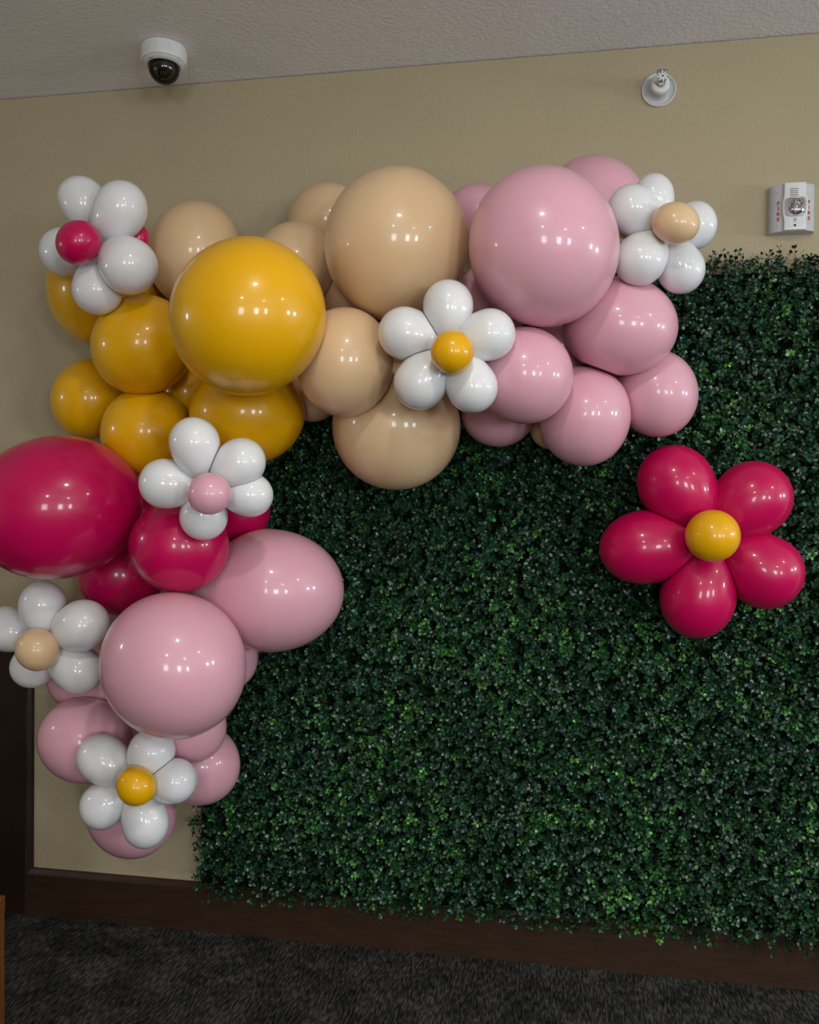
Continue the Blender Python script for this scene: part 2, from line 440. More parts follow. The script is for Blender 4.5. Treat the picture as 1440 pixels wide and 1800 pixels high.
FLOWERS = {
    'D1': dict(hub=[-1.137, -0.5099, 2.0321],
        center=('magenta', [-1.1395, -0.6097, 2.0034], [[0.0273, 0.0277, -0.0321], [0.0383, 0.0095, 0.0407], [0.0268, -0.0438, -0.015]]),
        back=('magenta', [-1.0609, -0.4598, 2.0562], [[0.0242, 0.014, -0.0036], [0.0094, -0.0072, 0.0354], [0.0145, -0.0275, -0.0094]]),
        colour='white', petals=[
            ([-1.2129, -0.477, 2.1622], [[0.0296, 0.031, -0.0325], [0.0415, 0.0073, 0.0448], [0.0283, -0.0465, -0.0186]]),
            ([-1.0734, -0.5303, 2.1076], [[0.0455, 0.0368, -0.0304], [0.042, -0.0006, 0.0621], [0.0322, -0.0584, -0.0224]]),
            ([-1.2714, -0.4612, 2.0305], [[0.04, 0.0344, -0.0276], [0.0361, 0.0039, 0.0572], [0.0327, -0.0517, -0.0171]]),
            ([-1.0372, -0.5501, 1.9576], [[0.0302, 0.0312, -0.0483], [0.0542, 0.0156, 0.0441], [0.0313, -0.0579, -0.0179]]),
            ([-1.1468, -0.5107, 1.9103], [[0.0257, 0.0277, -0.0456], [0.0495, 0.0181, 0.0388], [0.0305, -0.0523, -0.0146]]),
        ]),
    'D2': dict(hub=[-0.2216, -0.5847, 1.7312],
        center=('yellow', [-0.2052, -0.6697, 1.7006], [[0.0434, 0.0013, 0.0195], [-0.0191, -0.0102, 0.0431], [0.0053, -0.0468, -0.0087]]),
        colour='white', petals=[
            ([-0.225, -0.5847, 1.8244], [[0.0474, -0.0026, 0.0338], [-0.0337, -0.0152, 0.0459], [0.0067, -0.0566, -0.0138]]),
            ([-0.1286, -0.5847, 1.7548], [[0.0249, -0.0091, 0.0521], [-0.0542, -0.0087, 0.0243], [0.0039, -0.0579, -0.012]]),
            ([-0.326, -0.5847, 1.7627], [[-0.0008, 0.0125, -0.0597], [0.0628, 0.0106, 0.0013], [0.0104, -0.0601, -0.0127]]),
            ([-0.2889, -0.5847, 1.6467], [[0.0602, 0.009, 0.0016], [-0.0002, -0.0095, 0.0634], [0.0093, -0.0611, -0.0092]]),
            ([-0.1682, -0.5847, 1.6355], [[0.0579, 0.0038, 0.0093], [-0.009, -0.0094, 0.0596], [0.0053, -0.059, -0.0085]]),
        ]),
    'D3': dict(hub=[-0.8049, -0.6164, 1.3992],
        center=('pink', [-0.7547, -0.7063, 1.3846], [[0.0049, 0.0027, -0.0476], [0.0449, 0.0191, 0.0057], [0.0191, -0.0446, -0.0005]]),
        colour='white', petals=[
            ([-0.8152, -0.6519, 1.5042], [[0.0525, 0.0241, -0.0073], [0.009, -0.0008, 0.0621], [0.0246, -0.055, -0.0042]]),
            ([-0.7157, -0.6142, 1.4605], [[0.003, 0.0041, -0.0565], [0.0581, 0.0221, 0.0047], [0.0213, -0.0554, -0.0029]]),
            ([-0.7012, -0.5873, 1.3838], [[0.0033, 0.0018, -0.0533], [0.0516, 0.0192, 0.0038], [0.0189, -0.0509, -0.0005]]),
            ([-0.8154, -0.5974, 1.3293], [[0.0017, 0.0018, 0.0564], [-0.0527, -0.0228, 0.0023], [0.0227, -0.0522, 0.001]]),
            ([-0.8958, -0.641, 1.4092], [[0.0333, 0.0174, -0.046], [0.0421, 0.0196, 0.038], [0.0262, -0.0536, -0.0013]]),
        ]),
    'D4': dict(hub=[-1.3469, -0.42, 0.9797],
        center=('peach', [-1.3121, -0.5148, 0.9756], [[0.035, 0.0289, 0.0277], [-0.0295, -0.0103, 0.048], [0.0303, -0.0452, 0.009]]),
        colour='white', petals=[
            ([-1.3444, -0.4417, 1.081], [[0.0499, 0.0346, 0.0113], [-0.015, -0.0005, 0.0678], [0.0359, -0.0543, 0.0076]]),
            ([-1.2198, -0.4504, 1.0335], [[0.012, 0.0174, 0.0626], [-0.0612, -0.0335, 0.021], [0.0355, -0.0588, 0.0096]]),
            ([-1.2542, -0.4179, 0.9065], [[0.0395, 0.0328, 0.0388], [-0.0416, -0.0134, 0.0537], [0.0342, -0.056, 0.0125]]),
            ([-1.4059, -0.3954, 0.9038], [[0.0411, 0.032, 0.0189], [-0.0236, -0.0034, 0.057], [0.0323, -0.0477, 0.0105]]),
            ([-1.4803, -0.4065, 1.0095], [[0.0351, 0.032, 0.0403], [-0.0392, -0.0196, 0.0497], [0.0371, -0.0517, 0.0089]]),
        ]),
    'D5': dict(hub=[-1.0536, -0.4775, 0.6317],
        center=('yellow', [-1.007, -0.5624, 0.6517], [[0.0258, 0.0247, 0.0298], [-0.0362, -0.0056, 0.036], [0.0216, -0.0411, 0.0153]]),
        colour='white', petals=[
            ([-1.1453, -0.4804, 0.6874], [[0.0294, 0.032, 0.0444], [-0.051, -0.0143, 0.0441], [0.0313, -0.0544, 0.0185]]),
            ([-1.0054, -0.4815, 0.7166], [[0.0271, 0.0267, 0.0399], [-0.0454, -0.0106, 0.0379], [0.0249, -0.0493, 0.016]]),
            ([-0.9424, -0.4775, 0.6404], [[0.0382, 0.0276, 0.0263], [-0.0343, 0.0014, 0.0484], [0.023, -0.0486, 0.0176]]),
            ([-1.0271, -0.4718, 0.5224], [[0.0374, 0.0325, 0.0316], [-0.0422, -0.0005, 0.0504], [0.0266, -0.0518, 0.0218]]),
            ([-1.1485, -0.4741, 0.56], [[0.0152, 0.0265, 0.0443], [-0.0523, -0.0184, 0.029], [0.0273, -0.0475, 0.0191]]),
        ]),
    'D6': dict(hub=[0.2692, -0.4087, 2.0256],
        center=('peach', [0.2926, -0.4986, 2.0185], [[0.0148, -0.0158, 0.041], [-0.0515, 0.0013, 0.0191], [-0.007, -0.0475, -0.0157]]),
        back=('peach', [0.1851, -0.3587, 2.0259], [[0.0179, -0.0082, 0.0211], [-0.0245, -0.0039, 0.0192], [-0.0025, -0.0286, -0.009]]),
        colour='white', petals=[
            ([0.2006, -0.4452, 2.0736], [[0.0508, -0.0107, 0.0163], [-0.0216, -0.0175, 0.056], [-0.0054, -0.0548, -0.0192]]),
            ([0.2525, -0.417, 2.1125], [[0.0422, -0.0119, 0.0186], [-0.0243, -0.0139, 0.0463], [-0.0058, -0.0474, -0.0173]]),
            ([0.3589, -0.3612, 2.0562], [[0.0429, -0.0097, 0.0075], [-0.013, -0.0155, 0.0541], [-0.0081, -0.0476, -0.0156]]),
            ([0.2199, -0.4353, 1.9548], [[0.0524, -0.0113, 0.0195], [-0.0243, -0.014, 0.0574], [-0.0062, -0.0577, -0.0167]]),
            ([0.3232, -0.3803, 1.9446], [[0.0308, -0.0168, 0.0435], [-0.0505, -0.0019, 0.035], [-0.0086, -0.0558, -0.0155]]),
        ]),
    'F1': dict(hub=[0.4305, -0.2016, 1.2812],
        center=('yellow', [0.4146, -0.3265, 1.2902], [[0.0258, -0.007, -0.0596], [0.0596, -0.0106, 0.027], [-0.0125, -0.0646, 0.0022]]),
        colour='magenta', petals=[
            ([0.3429, -0.2015, 1.4242], [[0.0953, -0.0146, 0.0052], [-0.0062, -0.0019, 0.1074], [-0.0152, -0.1008, -0.0027]]),
            ([0.5401, -0.2014, 1.3874], [[0.0926, -0.0222, 0.0148], [-0.0149, 0.0025, 0.0975], [-0.0226, -0.0948, -0.001]]),
            ([0.5718, -0.2014, 1.1922], [[0.0432, -0.0171, -0.0823], [0.0838, -0.0175, 0.0476], [-0.0234, -0.093, 0.007]]),
            ([0.4025, -0.2015, 1.1222], [[0.0945, -0.0179, -0.0105], [0.0138, 0.0091, 0.1088], [-0.0179, -0.101, 0.0107]]),
            ([0.2621, -0.2015, 1.2531], [[0.0044, -0.0053, -0.0988], [0.1165, -0.0132, 0.0059], [-0.0124, -0.107, 0.0052]]),
        ]),
}

LABELS = {
    'Y1': 'biggest yellow balloon, at the front between peach balloons and magenta balloon',
    'Y2': 'medium yellow balloon left of the biggest yellow one, below the magenta-centred daisy',
    'Y3': 'medium yellow balloon above the magenta ones, behind the pink-centred daisy on its left side',
    'Y4': 'small dull yellow balloon against the wall, above the biggest magenta balloon',
    'Y5': 'wide yellow balloon squeezed under the biggest yellow one, at its lower right',
    'Y6': 'large yellow balloon mostly hidden behind the magenta-centred daisy',
    'Y7': 'shadowed yellow balloon deep in the gap between the medium and wide yellow balloons',
    'P9': 'peach balloon showing between the shaded peach balloon and yellow-centred daisy petals',
    'K12': 'shadowed pink balloon deep below the wide pink balloon, above the egg-shaped one',
    'M5': 'magenta sliver between the biggest magenta balloon and the round magenta one',
    'P1': 'peach balloon at the garland top between magenta-centred daisy and biggest yellow balloon',
    'P2': 'tilted peach balloon tucked between the biggest yellow and biggest peach balloons',
    'P3': 'peach balloon against the wall, behind the upper left of the biggest peach one',
    'P4': 'biggest peach balloon, at the top of the garland beside the biggest round pink one',
    'P5': 'medium peach balloon left of the yellow-centred daisy, shaded by the biggest yellow balloon',
    'P6': 'large peach balloon hanging lowest over the hedge below the yellow-centred daisy',
    'P7': 'sliver of a peach balloon against the hedge, right of the wide yellow balloon',
    'P8': 'shadowed peach balloon deep in the gap between biggest yellow and biggest peach balloons',
    'K1': 'biggest pink balloon of the upper garland, beside the biggest peach balloon',
    'K2': 'pink balloon peeking over the top right of the biggest upper pink balloon, against the wall',
    'K3': 'small dull pink balloon at the top, between biggest peach and biggest upper pink balloons',
    'K10': 'shaded pink balloon in the gap under the biggest peach and upper pink balloons',
    'K4': 'wide pink balloon right below the peach-centred daisy at the hedge top',
    'K5': 'pink balloon just right of the yellow-centred daisy over the hedge',
    'K6': 'egg-shaped pink balloon hanging lowest at the upper garland, tapering to its upper left',
    'K7': 'pink balloon furthest along the garland, above the magenta balloon flower',
    'K8': 'pink balloon with only its lower part showing, beside the large low peach one',
    'K9': 'dark peach sliver behind the egg-shaped low pink balloon',
    'K11': 'shadowed pink balloon deep in the gap below the biggest upper pink balloon',
    'M1': 'biggest magenta balloon, wide and cut by the photo edge, under the yellow balloons',
    'M2': 'round magenta balloon in front, just below the pink-centred daisy',
    'M3': 'magenta balloon behind, between biggest magenta balloon and lower big pink balloon',
    'M4': 'magenta sliver behind the lower right petals of the pink-centred daisy',
    'L1': 'biggest pink balloon of the lower garland, round and in front, above the bottom daisy',
    'L2': 'large pink balloon leaning over the hedge, tapering towards the round magenta balloon',
    'L3': 'sliver of pink balloon behind the right edge of the biggest lower pink one',
    'L4': 'medium pink balloon at the wall beside the dark wood panel, left of the bottom daisy',
    'L5': 'small pink balloon peeking out below the biggest lower pink one, over the mauve-pink one',
    'L6': 'mauve-pink balloon at the hedge edge, right of the bottom daisy',
    'L7': 'lowest pink balloon of the whole garland, behind the bottom daisy',
    'L8': 'pink balloon behind the lower petals of the left peach-centred daisy',
    'L9': 'small pink balloon in the gap between left peach-centred daisy and biggest lower pink balloon',
}
COLOUR_GROUP = {'yellow': 'yellow garland balloons', 'peach': 'peach garland balloons', 'pink': 'pink garland balloons', 'magenta': 'magenta garland balloons'}


def ico(level):
    bm = bmesh.new()
    bmesh.ops.create_icosphere(bm, subdivisions=level, radius=1.0)
    v = np.array([q.co[:] for q in bm.verts])
    f = [[q.index for q in g.verts] for g in bm.faces]
    bm.free()
    return v, f


ICO = {5: ico(5), 6: ico(6)}


def ellipsoid(c, E, level, taper=None):
    """unit sphere -> ellipsoid with axes E; an optional taper narrows it towards one side, where the balloon was tied"""
    v, f = ICO[level]
    E = np.array(E)
    w = v @ E
    if taper is not None:
        t = np.array(taper[0]); k = taper[1]
        sup = np.linalg.norm(E @ t)
        s = np.clip((w @ t) / sup, 0, 1)
        along = np.outer(w @ t, t)
        w = along + (w - along) * (1 - k * s ** 1.5)[:, None]
    return w + np.array(c), f


def petal_shape(c, E, hub, level):
    """egg of revolution: round tip, narrowing to the knot at the hub"""
    c = np.array(c); E = np.array(E); hub = np.array(hub)
    d = hub - c
    L = np.linalg.norm(d); u = d / L
    tip = np.linalg.norm(E @ u)
    v, f = ICO[level]
    # sideways axis in the plane of the flower, depth axis
    n3 = E[2] / np.linalg.norm(E[2])
    side = np.cross(u, n3); side /= np.linalg.norm(side)
    deep = np.cross(u, side)
    b = np.linalg.norm(E @ side)
    L = min(max(L * 0.96, tip), 1.42 * tip)
    s = v[:, 0]
    r = np.sqrt(np.clip(1 - s ** 2, 0, 1))
    q = np.where(s > 0, np.clip(1 - s ** 2, 0, 1) ** 0.06, 1.0)
    # radial unit of the other two coordinates
    ax = np.where(s > 0, s * L, s * tip)
    w = np.outer(ax, u) + np.outer(v[:, 1] * b * q, side) + np.outer(v[:, 2] * b * q, deep)
    return w + c, f


bodies = {}
for k, (colour, c, E, taper) in BALLOONS.items():
    big = np.linalg.norm(E[0]) > 0.12
    v, f = ellipsoid(c, E, 6 if big else 5, taper)
    bodies[k] = dict(v=v, f=f, c=np.array(c), E=np.array(E), colour=colour)
for k, fl in FLOWERS.items():
    lev = 5
    for i, (c, E) in enumerate(fl['petals']):
        v, f = petal_shape(c, E, fl['hub'], lev)
        bodies[(k, 'petal', i)] = dict(v=v, f=f, c=np.array(c), E=np.array(E), colour=fl['colour'])
    for j in ('center', 'back'):
        if j in fl:
            colour, c, E = fl[j]
            v, f = ellipsoid(c, E, lev)
            bodies[(k, j, 0)] = dict(v=v, f=f, c=np.array(c), E=np.array(E), colour=colour)

# balloons that touch press flat against one another, as latex does
keys = list(bodies)
for i, a in enumerate(keys):
    for b in keys[i + 1:]:
        A, B = bodies[a], bodies[b]
        d = B['c'] - A['c']
        L = np.linalg.norm(d)
        if L > 0.7: continue
        u = d / L
        ra, rb = np.linalg.norm(A['E'] @ u), np.linalg.norm(B['E'] @ u)
        pen = ra + rb - L
        if pen <= 0: continue
        plane = ra - pen / 2
        p0 = A['c'] + u * plane
        eps = 0.0006
        for Q, sg in ((A, 1.0), (B, -1.0)):
            s = (Q['v'] - p0) @ u * sg + eps
            over = s > 0
            Q['v'][over] -= np.outer(s[over], u) * sg


def mesh_of(name, v, f):
    me = bpy.data.meshes.new(name)
    me.from_pydata([tuple(q) for q in v], [], f)
    me.update()
    return me


for k in BALLOONS:
    q = bodies[k]
    o = link_mesh('balloon', mesh_of('balloon', q['v'] - q['c'], q['f']), q['colour'], None, q['c'], True)
    tag(o, LABELS[k], 'balloon', COLOUR_GROUP[q['colour']])

FLOWER_LABELS = {
    'D1': 'white balloon daisy with a magenta centre, at the upper left end of the garland',
    'D2': 'white balloon daisy with a yellow centre over the peach and pink balloons, facing straight out',
    'D3': 'white balloon daisy with a pink centre between the yellow and magenta balloons',
    'D4': 'white balloon daisy with a peach centre below the biggest magenta balloon',
    'D5': 'white balloon daisy with a yellow centre at the bottom end of the garland',
    'D6': 'white balloon daisy with a peach centre at the top corner of the hedge',
    'F1': 'large magenta balloon flower with a yellow centre, alone on the green hedge',
}
for k, fl in FLOWERS.items():
    hub = Vector(fl['hub'])
    root = empty('balloon_flower', hub, FLOWER_LABELS[k], 'balloon flower', 'white balloon daisies on the garland' if k != 'F1' else None)
    h = np.array(fl['hub'])
    for i in range(len(fl['petals'])):
        q = bodies[(k, 'petal', i)]
        link_mesh('petal', mesh_of('petal', q['v'] - q['c'], q['f']), q['colour'], root, q['c'] - h, True)
    for j in ('center', 'back'):
        if j in fl:
            q = bodies[(k, j, 0)]
            o = link_mesh('flower_centre', mesh_of('flower_centre', q['v'] - q['c'], q['f']), q['colour'], root, q['c'] - h, True)
            o['label'] = {'yellow': 'yellow', 'pink': 'pink', 'peach': 'peach', 'magenta': 'magenta'}[q['colour']] + ' round centre balloon' + (' behind the petals' if j == 'back' else '')
    # knotted necks at the hub
    v, f = ICO[5][0] * 0.009, ICO[5][1]
    link_mesh('knot', mesh_of('knot', v * np.array([1.3, 1.0, .8]), f), fl['colour'], root, (0, -0.012, 0), True)


# ------------------------------------------------------------------ boxwood hedge panel
HX0, HX1, HZ0, HZ1 = -1.062, 1.30, 0.150, 2.035
hedge = empty('hedge_panel', (0.1, -0.02, 0.14), 'artificial boxwood hedge panel of small dark green leaves covering the wall', 'hedge')
HO = np.array([0.1, -0.02, 0.14])
from_bm('backing_panel', box_bm(HX0 - HO[0], HX1 - HO[0], -0.034 - HO[1], -0.0205 - HO[1], HZ0 + .012 - HO[2], HZ1 - .013 - HO[2]), 'backing', hedge)

LEAF = np.array([(0, 0, 0), (0.28, 0.33, 0.05), (0.28, -0.33, 0.05), (0.68, 0.37, 0.03), (0.68, -0.37, 0.03), (1.0, 0, -0.06), (0.48, 0, -0.03)])
LEAF_F = np.array([(0, 2, 6), (2, 4, 6), (4, 5, 6), (5, 3, 6), (3, 1, 6), (1, 0, 6)])


def unit(a):
    return a / np.maximum(np.linalg.norm(a, axis=-1, keepdims=True), 1e-9)


def sprigs(base, direction, length, levels, leaf_len):
    """leaf bases, along, across and up vectors and stem ends of boxwood sprigs, leaves in crossed pairs"""
    n = len(base)
    d = unit(direction)
    ref = np.where(np.abs(d[:, 2:3]) > 0.9, np.array([[1., 0, 0]]), np.array([[0, 0, 1.]]))
    a = unit(np.cross(d, ref)); b = np.cross(d, a)
    ph = rng.uniform(0, 2 * math.pi, n)
    out = []
    for li, (fr, alpha, sc_) in enumerate(levels):
        for s in range(2):
            th = ph + li * math.pi / 2 + s * math.pi + rng.normal(0, .35, n)
            rad = a * np.cos(th)[:, None] + b * np.sin(th)[:, None]
            al = np.radians(alpha + rng.normal(0, 16, n))[:, None]
            along = d * np.cos(al) + rad * np.sin(al)
            up = d * np.sin(al) - rad * np.cos(al)
            tw = rng.normal(0, .35, n)[:, None]
            acr = np.cross(up, along)
            acr2 = acr * np.cos(tw) + up * np.sin(tw)
            up2 = np.cross(along, acr2)
            pos = base + d * (length * fr)[:, None] + rad * 0.002
            size = leaf_len * sc_ * rng.uniform(.8, 1.2, n)
            out.append((pos, along, acr2, up2, size, np.arange(n)))
    return [np.concatenate(x) for x in zip(*out)], d


SP = 0.0168
gx = np.arange(HX0 + .008, HX1, SP); gz = np.arange(HZ0 + .008, HZ1, SP)
G = np.array([(x, z) for x in gx for z in gz])
G = G + rng.normal(0, .006, G.shape)
base = np.column_stack([G[:, 0], np.full(len(G), -0.032), G[:, 1]])
tilt = rng.normal(0, .42, (len(G), 2))
dirs = np.column_stack([tilt[:, 0], -np.ones(len(G)), tilt[:, 1]])
# sprigs at the borders lean outwards
e = 0.025
dirs[:, 0] += np.where(G[:, 0] < HX0 + e, -0.55, 0)
dirs[:, 2] += np.where(G[:, 1] > HZ1 - e, 0.55, 0) - np.where(G[:, 1] < HZ0 + e, 0.55, 0)
length = rng.uniform(.020, .054, len(G))
LEVELS = [(.22, 78, 1.0), (.48, 70, 1.0), (.70, 62, 1.0), (.87, 54, .95), (1.0, 38, .75)]
(Lp, La, Lc, Lu, Ls, Li), Ld = sprigs(base, dirs, length, LEVELS, 0.0128)

DARK = np.array([0.006, 0.026, 0.012]); MID = np.array([0.017, 0.072, 0.024]); BRIGHT = np.array([0.060, 0.200, 0.036]); BLUE = np.array([0.017, 0.055, 0.044])


def sprig_colours(pos):
    """each sprig has its own green; lime and dark sprigs come in patches"""
    n = len(pos)
    f = np.zeros(n)
    for s_, am in ((9, 1.0), (21, .8), (45, .6)):
        ph = rng.uniform(0, 6.28, 4)
        f += am * (np.sin(pos[:, 0] * s_ + ph[0] + 1.7 * np.sin(pos[:, 2] * s_ * .7 + ph[1])) * np.cos(pos[:, 2] * s_ * 1.1 + ph[2] + 1.3 * np.sin(pos[:, 0] * s_ * .9 + ph[3])))
    t = f * .35 + rng.normal(0, .45, n)
    w = np.clip((t + .9) / 1.5, 0, 1)[:, None]
    c = DARK * (1 - w) + MID * w
    lime = np.clip((t - .55) / .5, 0, 1)[:, None]
    c = c * (1 - lime) + BRIGHT * lime
    bl = (rng.uniform(0, 1, n) < .22)[:, None] * (1 - lime) * .7
    return c * (1 - bl) + BLUE * bl


SC_ = sprig_colours(base)
# shading put into the colour: sprig tips lighter, leaves near the mat darker
shade_tier = np.arange(len(Li)) // (2 * len(base))
leafcol = SC_[Li] * np.exp(rng.normal(0, .42, (len(Li), 1))) * np.array([.7, .75, .95, 1.25, 1.45])[shade_tier][:, None]


def leaf_vertices(Lp, La, Lc, Lu, Ls):
    return (Lp[:, None, :] + Ls[:, None, None] * (LEAF[None, :, 0:1] * La[:, None, :] + LEAF[None, :, 1:2] * Lc[:, None, :] + LEAF[None, :, 2:3] * Lu[:, None, :]))


def leaf_mesh(name, V, colours):
    n = len(V)
    me = bpy.data.meshes.new(name)
    vv = V.reshape(-1, 3)
    F = (LEAF_F[None] + (np.arange(n) * 7)[:, None, None]).reshape(-1)
    me.vertices.add(len(vv)); me.vertices.foreach_set('co', vv.astype(np.float32).ravel())
    me.loops.add(len(F)); me.loops.foreach_set('vertex_index', F.astype(np.int32))
    nf = len(F) // 3
    me.polygons.add(nf)
    me.polygons.foreach_set('loop_start', (np.arange(nf) * 3).astype(np.int32))
    try:
        me.polygons.foreach_set('loop_total', np.full(nf, 3, np.int32))
    except Exception:
        pass
    me.polygons.foreach_set('use_smooth', np.ones(nf, bool))
    at = me.color_attributes.new('leaf_colour', 'FLOAT_COLOR', 'POINT')
    cc = np.ones((n, 7, 4), np.float32); cc[:, :, :3] = colours[:, None, :]
    at.data.foreach_set('color', cc.ravel())
    me.update(calc_edges=True)
    me.validate()
    return me


# single leaves: the outermost ones nearest the camera, each an object of its own
outer = np.where((Li >= 0) & (np.arange(len(Li)) >= 6 * len(base)) & (Lp[:, 1] < -0.062) & (Lp[:, 0] > 0.30) & (Lp[:, 0] < 0.74) & (Lp[:, 2] > .18) & (Lp[:, 2] < 1.98) & (Ls > 0.0128))[0]
# leave the leaves behind the magenta flower in the mass
outer = outer[~((np.abs(Lp[outer, 0] - .47) < .30) & (np.abs(Lp[outer, 2] - 1.3) < .30))]
rng.shuffle(outer)
single = np.sort(outer[:230])
keep = np.ones(len(Li), bool); keep[single] = False
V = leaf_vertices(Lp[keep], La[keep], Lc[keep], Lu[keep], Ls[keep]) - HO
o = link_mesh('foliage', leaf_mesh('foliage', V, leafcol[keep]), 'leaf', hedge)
o['kind'] = 'stuff'
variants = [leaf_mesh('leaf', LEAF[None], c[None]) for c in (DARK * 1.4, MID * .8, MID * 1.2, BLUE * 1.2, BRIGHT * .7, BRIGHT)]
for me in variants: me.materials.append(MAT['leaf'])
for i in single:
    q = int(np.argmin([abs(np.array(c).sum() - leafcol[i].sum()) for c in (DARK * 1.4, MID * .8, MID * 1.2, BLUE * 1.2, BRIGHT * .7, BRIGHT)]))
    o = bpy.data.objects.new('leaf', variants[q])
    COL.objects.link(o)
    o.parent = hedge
    m = Matrix.Identity(4)
    for r_ in range(3):
        m[r_][0] = La[i][r_] * Ls[i]; m[r_][1] = Lc[i][r_] * Ls[i]; m[r_][2] = Lu[i][r_] * Ls[i]
        m[r_][3] = Lp[i][r_] - HO[r_]
    o.matrix_local = m


def stem_mesh(name, p0, p1, w):
    n = len(p0)
    d = unit(p1 - p0)
    a = unit(np.cross(d, np.array([[.3, .2, .93]]))); b = np.cross(d, a)
    vs = []
    for P, ww in ((p0, w), (p1, w * .6)):
        for k in range(3):
            th = k * 2.0944
            vs.append(P + ww * (a * math.cos(th) + b * math.sin(th)))
    V = np.stack(vs, 1)
    F = np.array([(0, 1, 4), (0, 4, 3), (1, 2, 5), (1, 5, 4), (2, 0, 3), (2, 3, 5)])
    FF = (F[None] + (np.arange(n) * 6)[:, None, None]).reshape(-1, 3)
    me = bpy.data.meshes.new(name)
    me.from_pydata(V.reshape(-1, 3).tolist(), [], FF.tolist())
    me.update()
    return me


o = link_mesh('stems', stem_mesh('stems', base - HO, base + Ld * length[:, None] - HO, 0.0009), 'stem', hedge)
o['kind'] = 'stuff'
# loose sprigs standing up along the top edge, each a part with its stem and leaves
xs = np.concatenate([rng.uniform(.40, .80, 62), rng.uniform(.80, 1.25, 8)])
for x in xs:
    b0 = np.array([[x, rng.uniform(-.055, -.030), HZ1 - .020]])
    dd = np.array([[rng.normal(0, .45), rng.uniform(-.5, .1), 1.0]])
    ln = np.array([rng.uniform(.026, .068)])
    (p_, al_, ac_, up_, s_, i_), d_ = sprigs(b0, dd, ln, [(.55, 60, .8), (.80, 55, .85), (1.0, 35, .8)], 0.0135)
    col = np.repeat((DARK * rng.uniform(.5, 1.4) + MID * rng.uniform(0, .35))[None], len(p_), 0)
    s = link_mesh('sprig', leaf_mesh('sprig', leaf_vertices(p_, al_, ac_, up_, s_) - HO, col), 'leaf', hedge)
    link_mesh('stem', stem_mesh('stem', b0 - HO, b0 + d_ * ln[:, None] - HO, 0.0010), 'stem', s)


# ------------------------------------------------------------------ dome security camera on the ceiling
CX, CY = -1.119, -0.199
root = empty('security_camera', (CX, CY, ROOM_H), 'white dome security camera with a smoked glass bubble under the ceiling', 'security camera')
from_bm('camera_base', lathe_bm([(0, 0), (0.062, 0), (0.0655, -0.002), (0.0665, -0.010), (0.066, -0.038), (0.0645, -0.043), (0.061, -0.045), (0.0605, -0.0435), (0.050, -0.0435), (0, -0.0435)]), 'white_plastic', root, smooth=True)
from_bm('trim_ring', lathe_bm([(0.0595, -0.0436), (0.0595, -0.047), (0.057, -0.0495), (0.0465, -0.0515), (0.0450, -0.0505), (0.0450, -0.0436)]), 'white_plastic', root, smooth=True)
prof = [(0.0448, -0.0438), (0.0448, -0.052)] + [(0.0448 * math.cos(t), -0.056 - 0.0448 * math.sin(t)) for t in [i * math.pi / 2 / 14 for i in range(15)]]
prof[-1] = (0, prof[-1][1])
bub = from_bm('camera_bubble', lathe_bm(prof), 'bubble', root, smooth=True)
ball = [(0.0385, -0.0440), (0.0385, -0.053)] + [(0.0385 * math.cos(t), -0.055 - 0.0375 * math.sin(t)) for t in [i * math.pi / 2 / 12 for i in range(13)]]
ball[-1] = (0, ball[-1][1])
from_bm('camera_liner', lathe_bm(ball), 'smoked', root, smooth=True)
from_bm('camera_eye', lathe_bm([(0, -0.087), (0.011, -0.087), (0.0125, -0.0895), (0.0125, -0.0935), (0.0095, -0.0945), (0.007, -0.0935), (0, -0.0925)], n=24), 'brass', root, (0.002, -0.008, 0.004), smooth=True)
# small grey maker's mark on the near side of the ring
mk = bmesh.new()
for (x0, x1, z0, z1) in ((-.0105, -.0085, -.0005, .0015), (-.0070, -.0050, -.0007, .0017), (-.0045, -.0025, -.0007, .0017), (-.0020, 0.0, -.0007, .0017), (.0005, .0025, -.0007, .0017), (.0030, .0050, -.0007, .0017)):
    vs = [mk.verts.new((a, 0, c)) for a, c in ((x0, z0), (x1, z0), (x1, z1), (x0, z1))]
    mk.faces.new(vs)
o = from_bm('maker_mark', mk, 'grey_print', root, (-0.012, -0.0520, -0.0509))
o.rotation_euler = (math.radians(68 + 90), 0, math.radians(-13))

# ------------------------------------------------------------------ sidewall fire sprinkler
SX, SZ = 0.3155, 2.569
root = empty('fire_sprinkler', (SX, 0, SZ), 'white sidewall fire sprinkler in a cup-shaped plate high on the beige wall', 'sprinkler')
from_bm('plate_rim', lathe_bm([(0.0440, 0.0005), (0.0465, 0.0005), (0.0480, 0.0020), (0.0480, 0.0075), (0.0468, 0.0088), (0.0450, 0.0080), (0.0440, 0.0050), (0.0440, 0.0005)], 'y'), 'white_plastic', root, smooth=True)
from_bm('wall_plate', lathe_bm([(0, 0.0005), (0.0442, 0.0005), (0.0442, 0.0032), (0.0340, 0.0045), (0.0290, 0.0080), (0.0266, 0.0150), (0.0262, 0.028), (0, 0.028)], 'y'), 'grey_plastic', root, smooth=True)
from_bm('cup', lathe_bm([(0.0262, 0.020), (0.0262, 0.037), (0.0250, 0.0405), (0.0225, 0.0425), (0.0120, 0.0430), (0.0120, 0.036), (0, 0.036)], 'y'), 'white_plastic', root, smooth=True)
hexp = [(0.0095 * math.cos(a), 0.0095 * math.sin(a)) for a in [i * math.pi / 3 for i in range(6)]]
from_bm('nut', prism_bm(hexp, 'y', -0.052, -0.036), 'white_plastic', root)
from_bm('heat_bulb', lathe_bm([(0, 0.052), (0.0035, 0.053), (0.0042, 0.058), (0.0030, 0.064), (0.0042, 0.070), (0.0030, 0.076), (0, 0.078)], 'y', 20), 'brass', root, smooth=True)
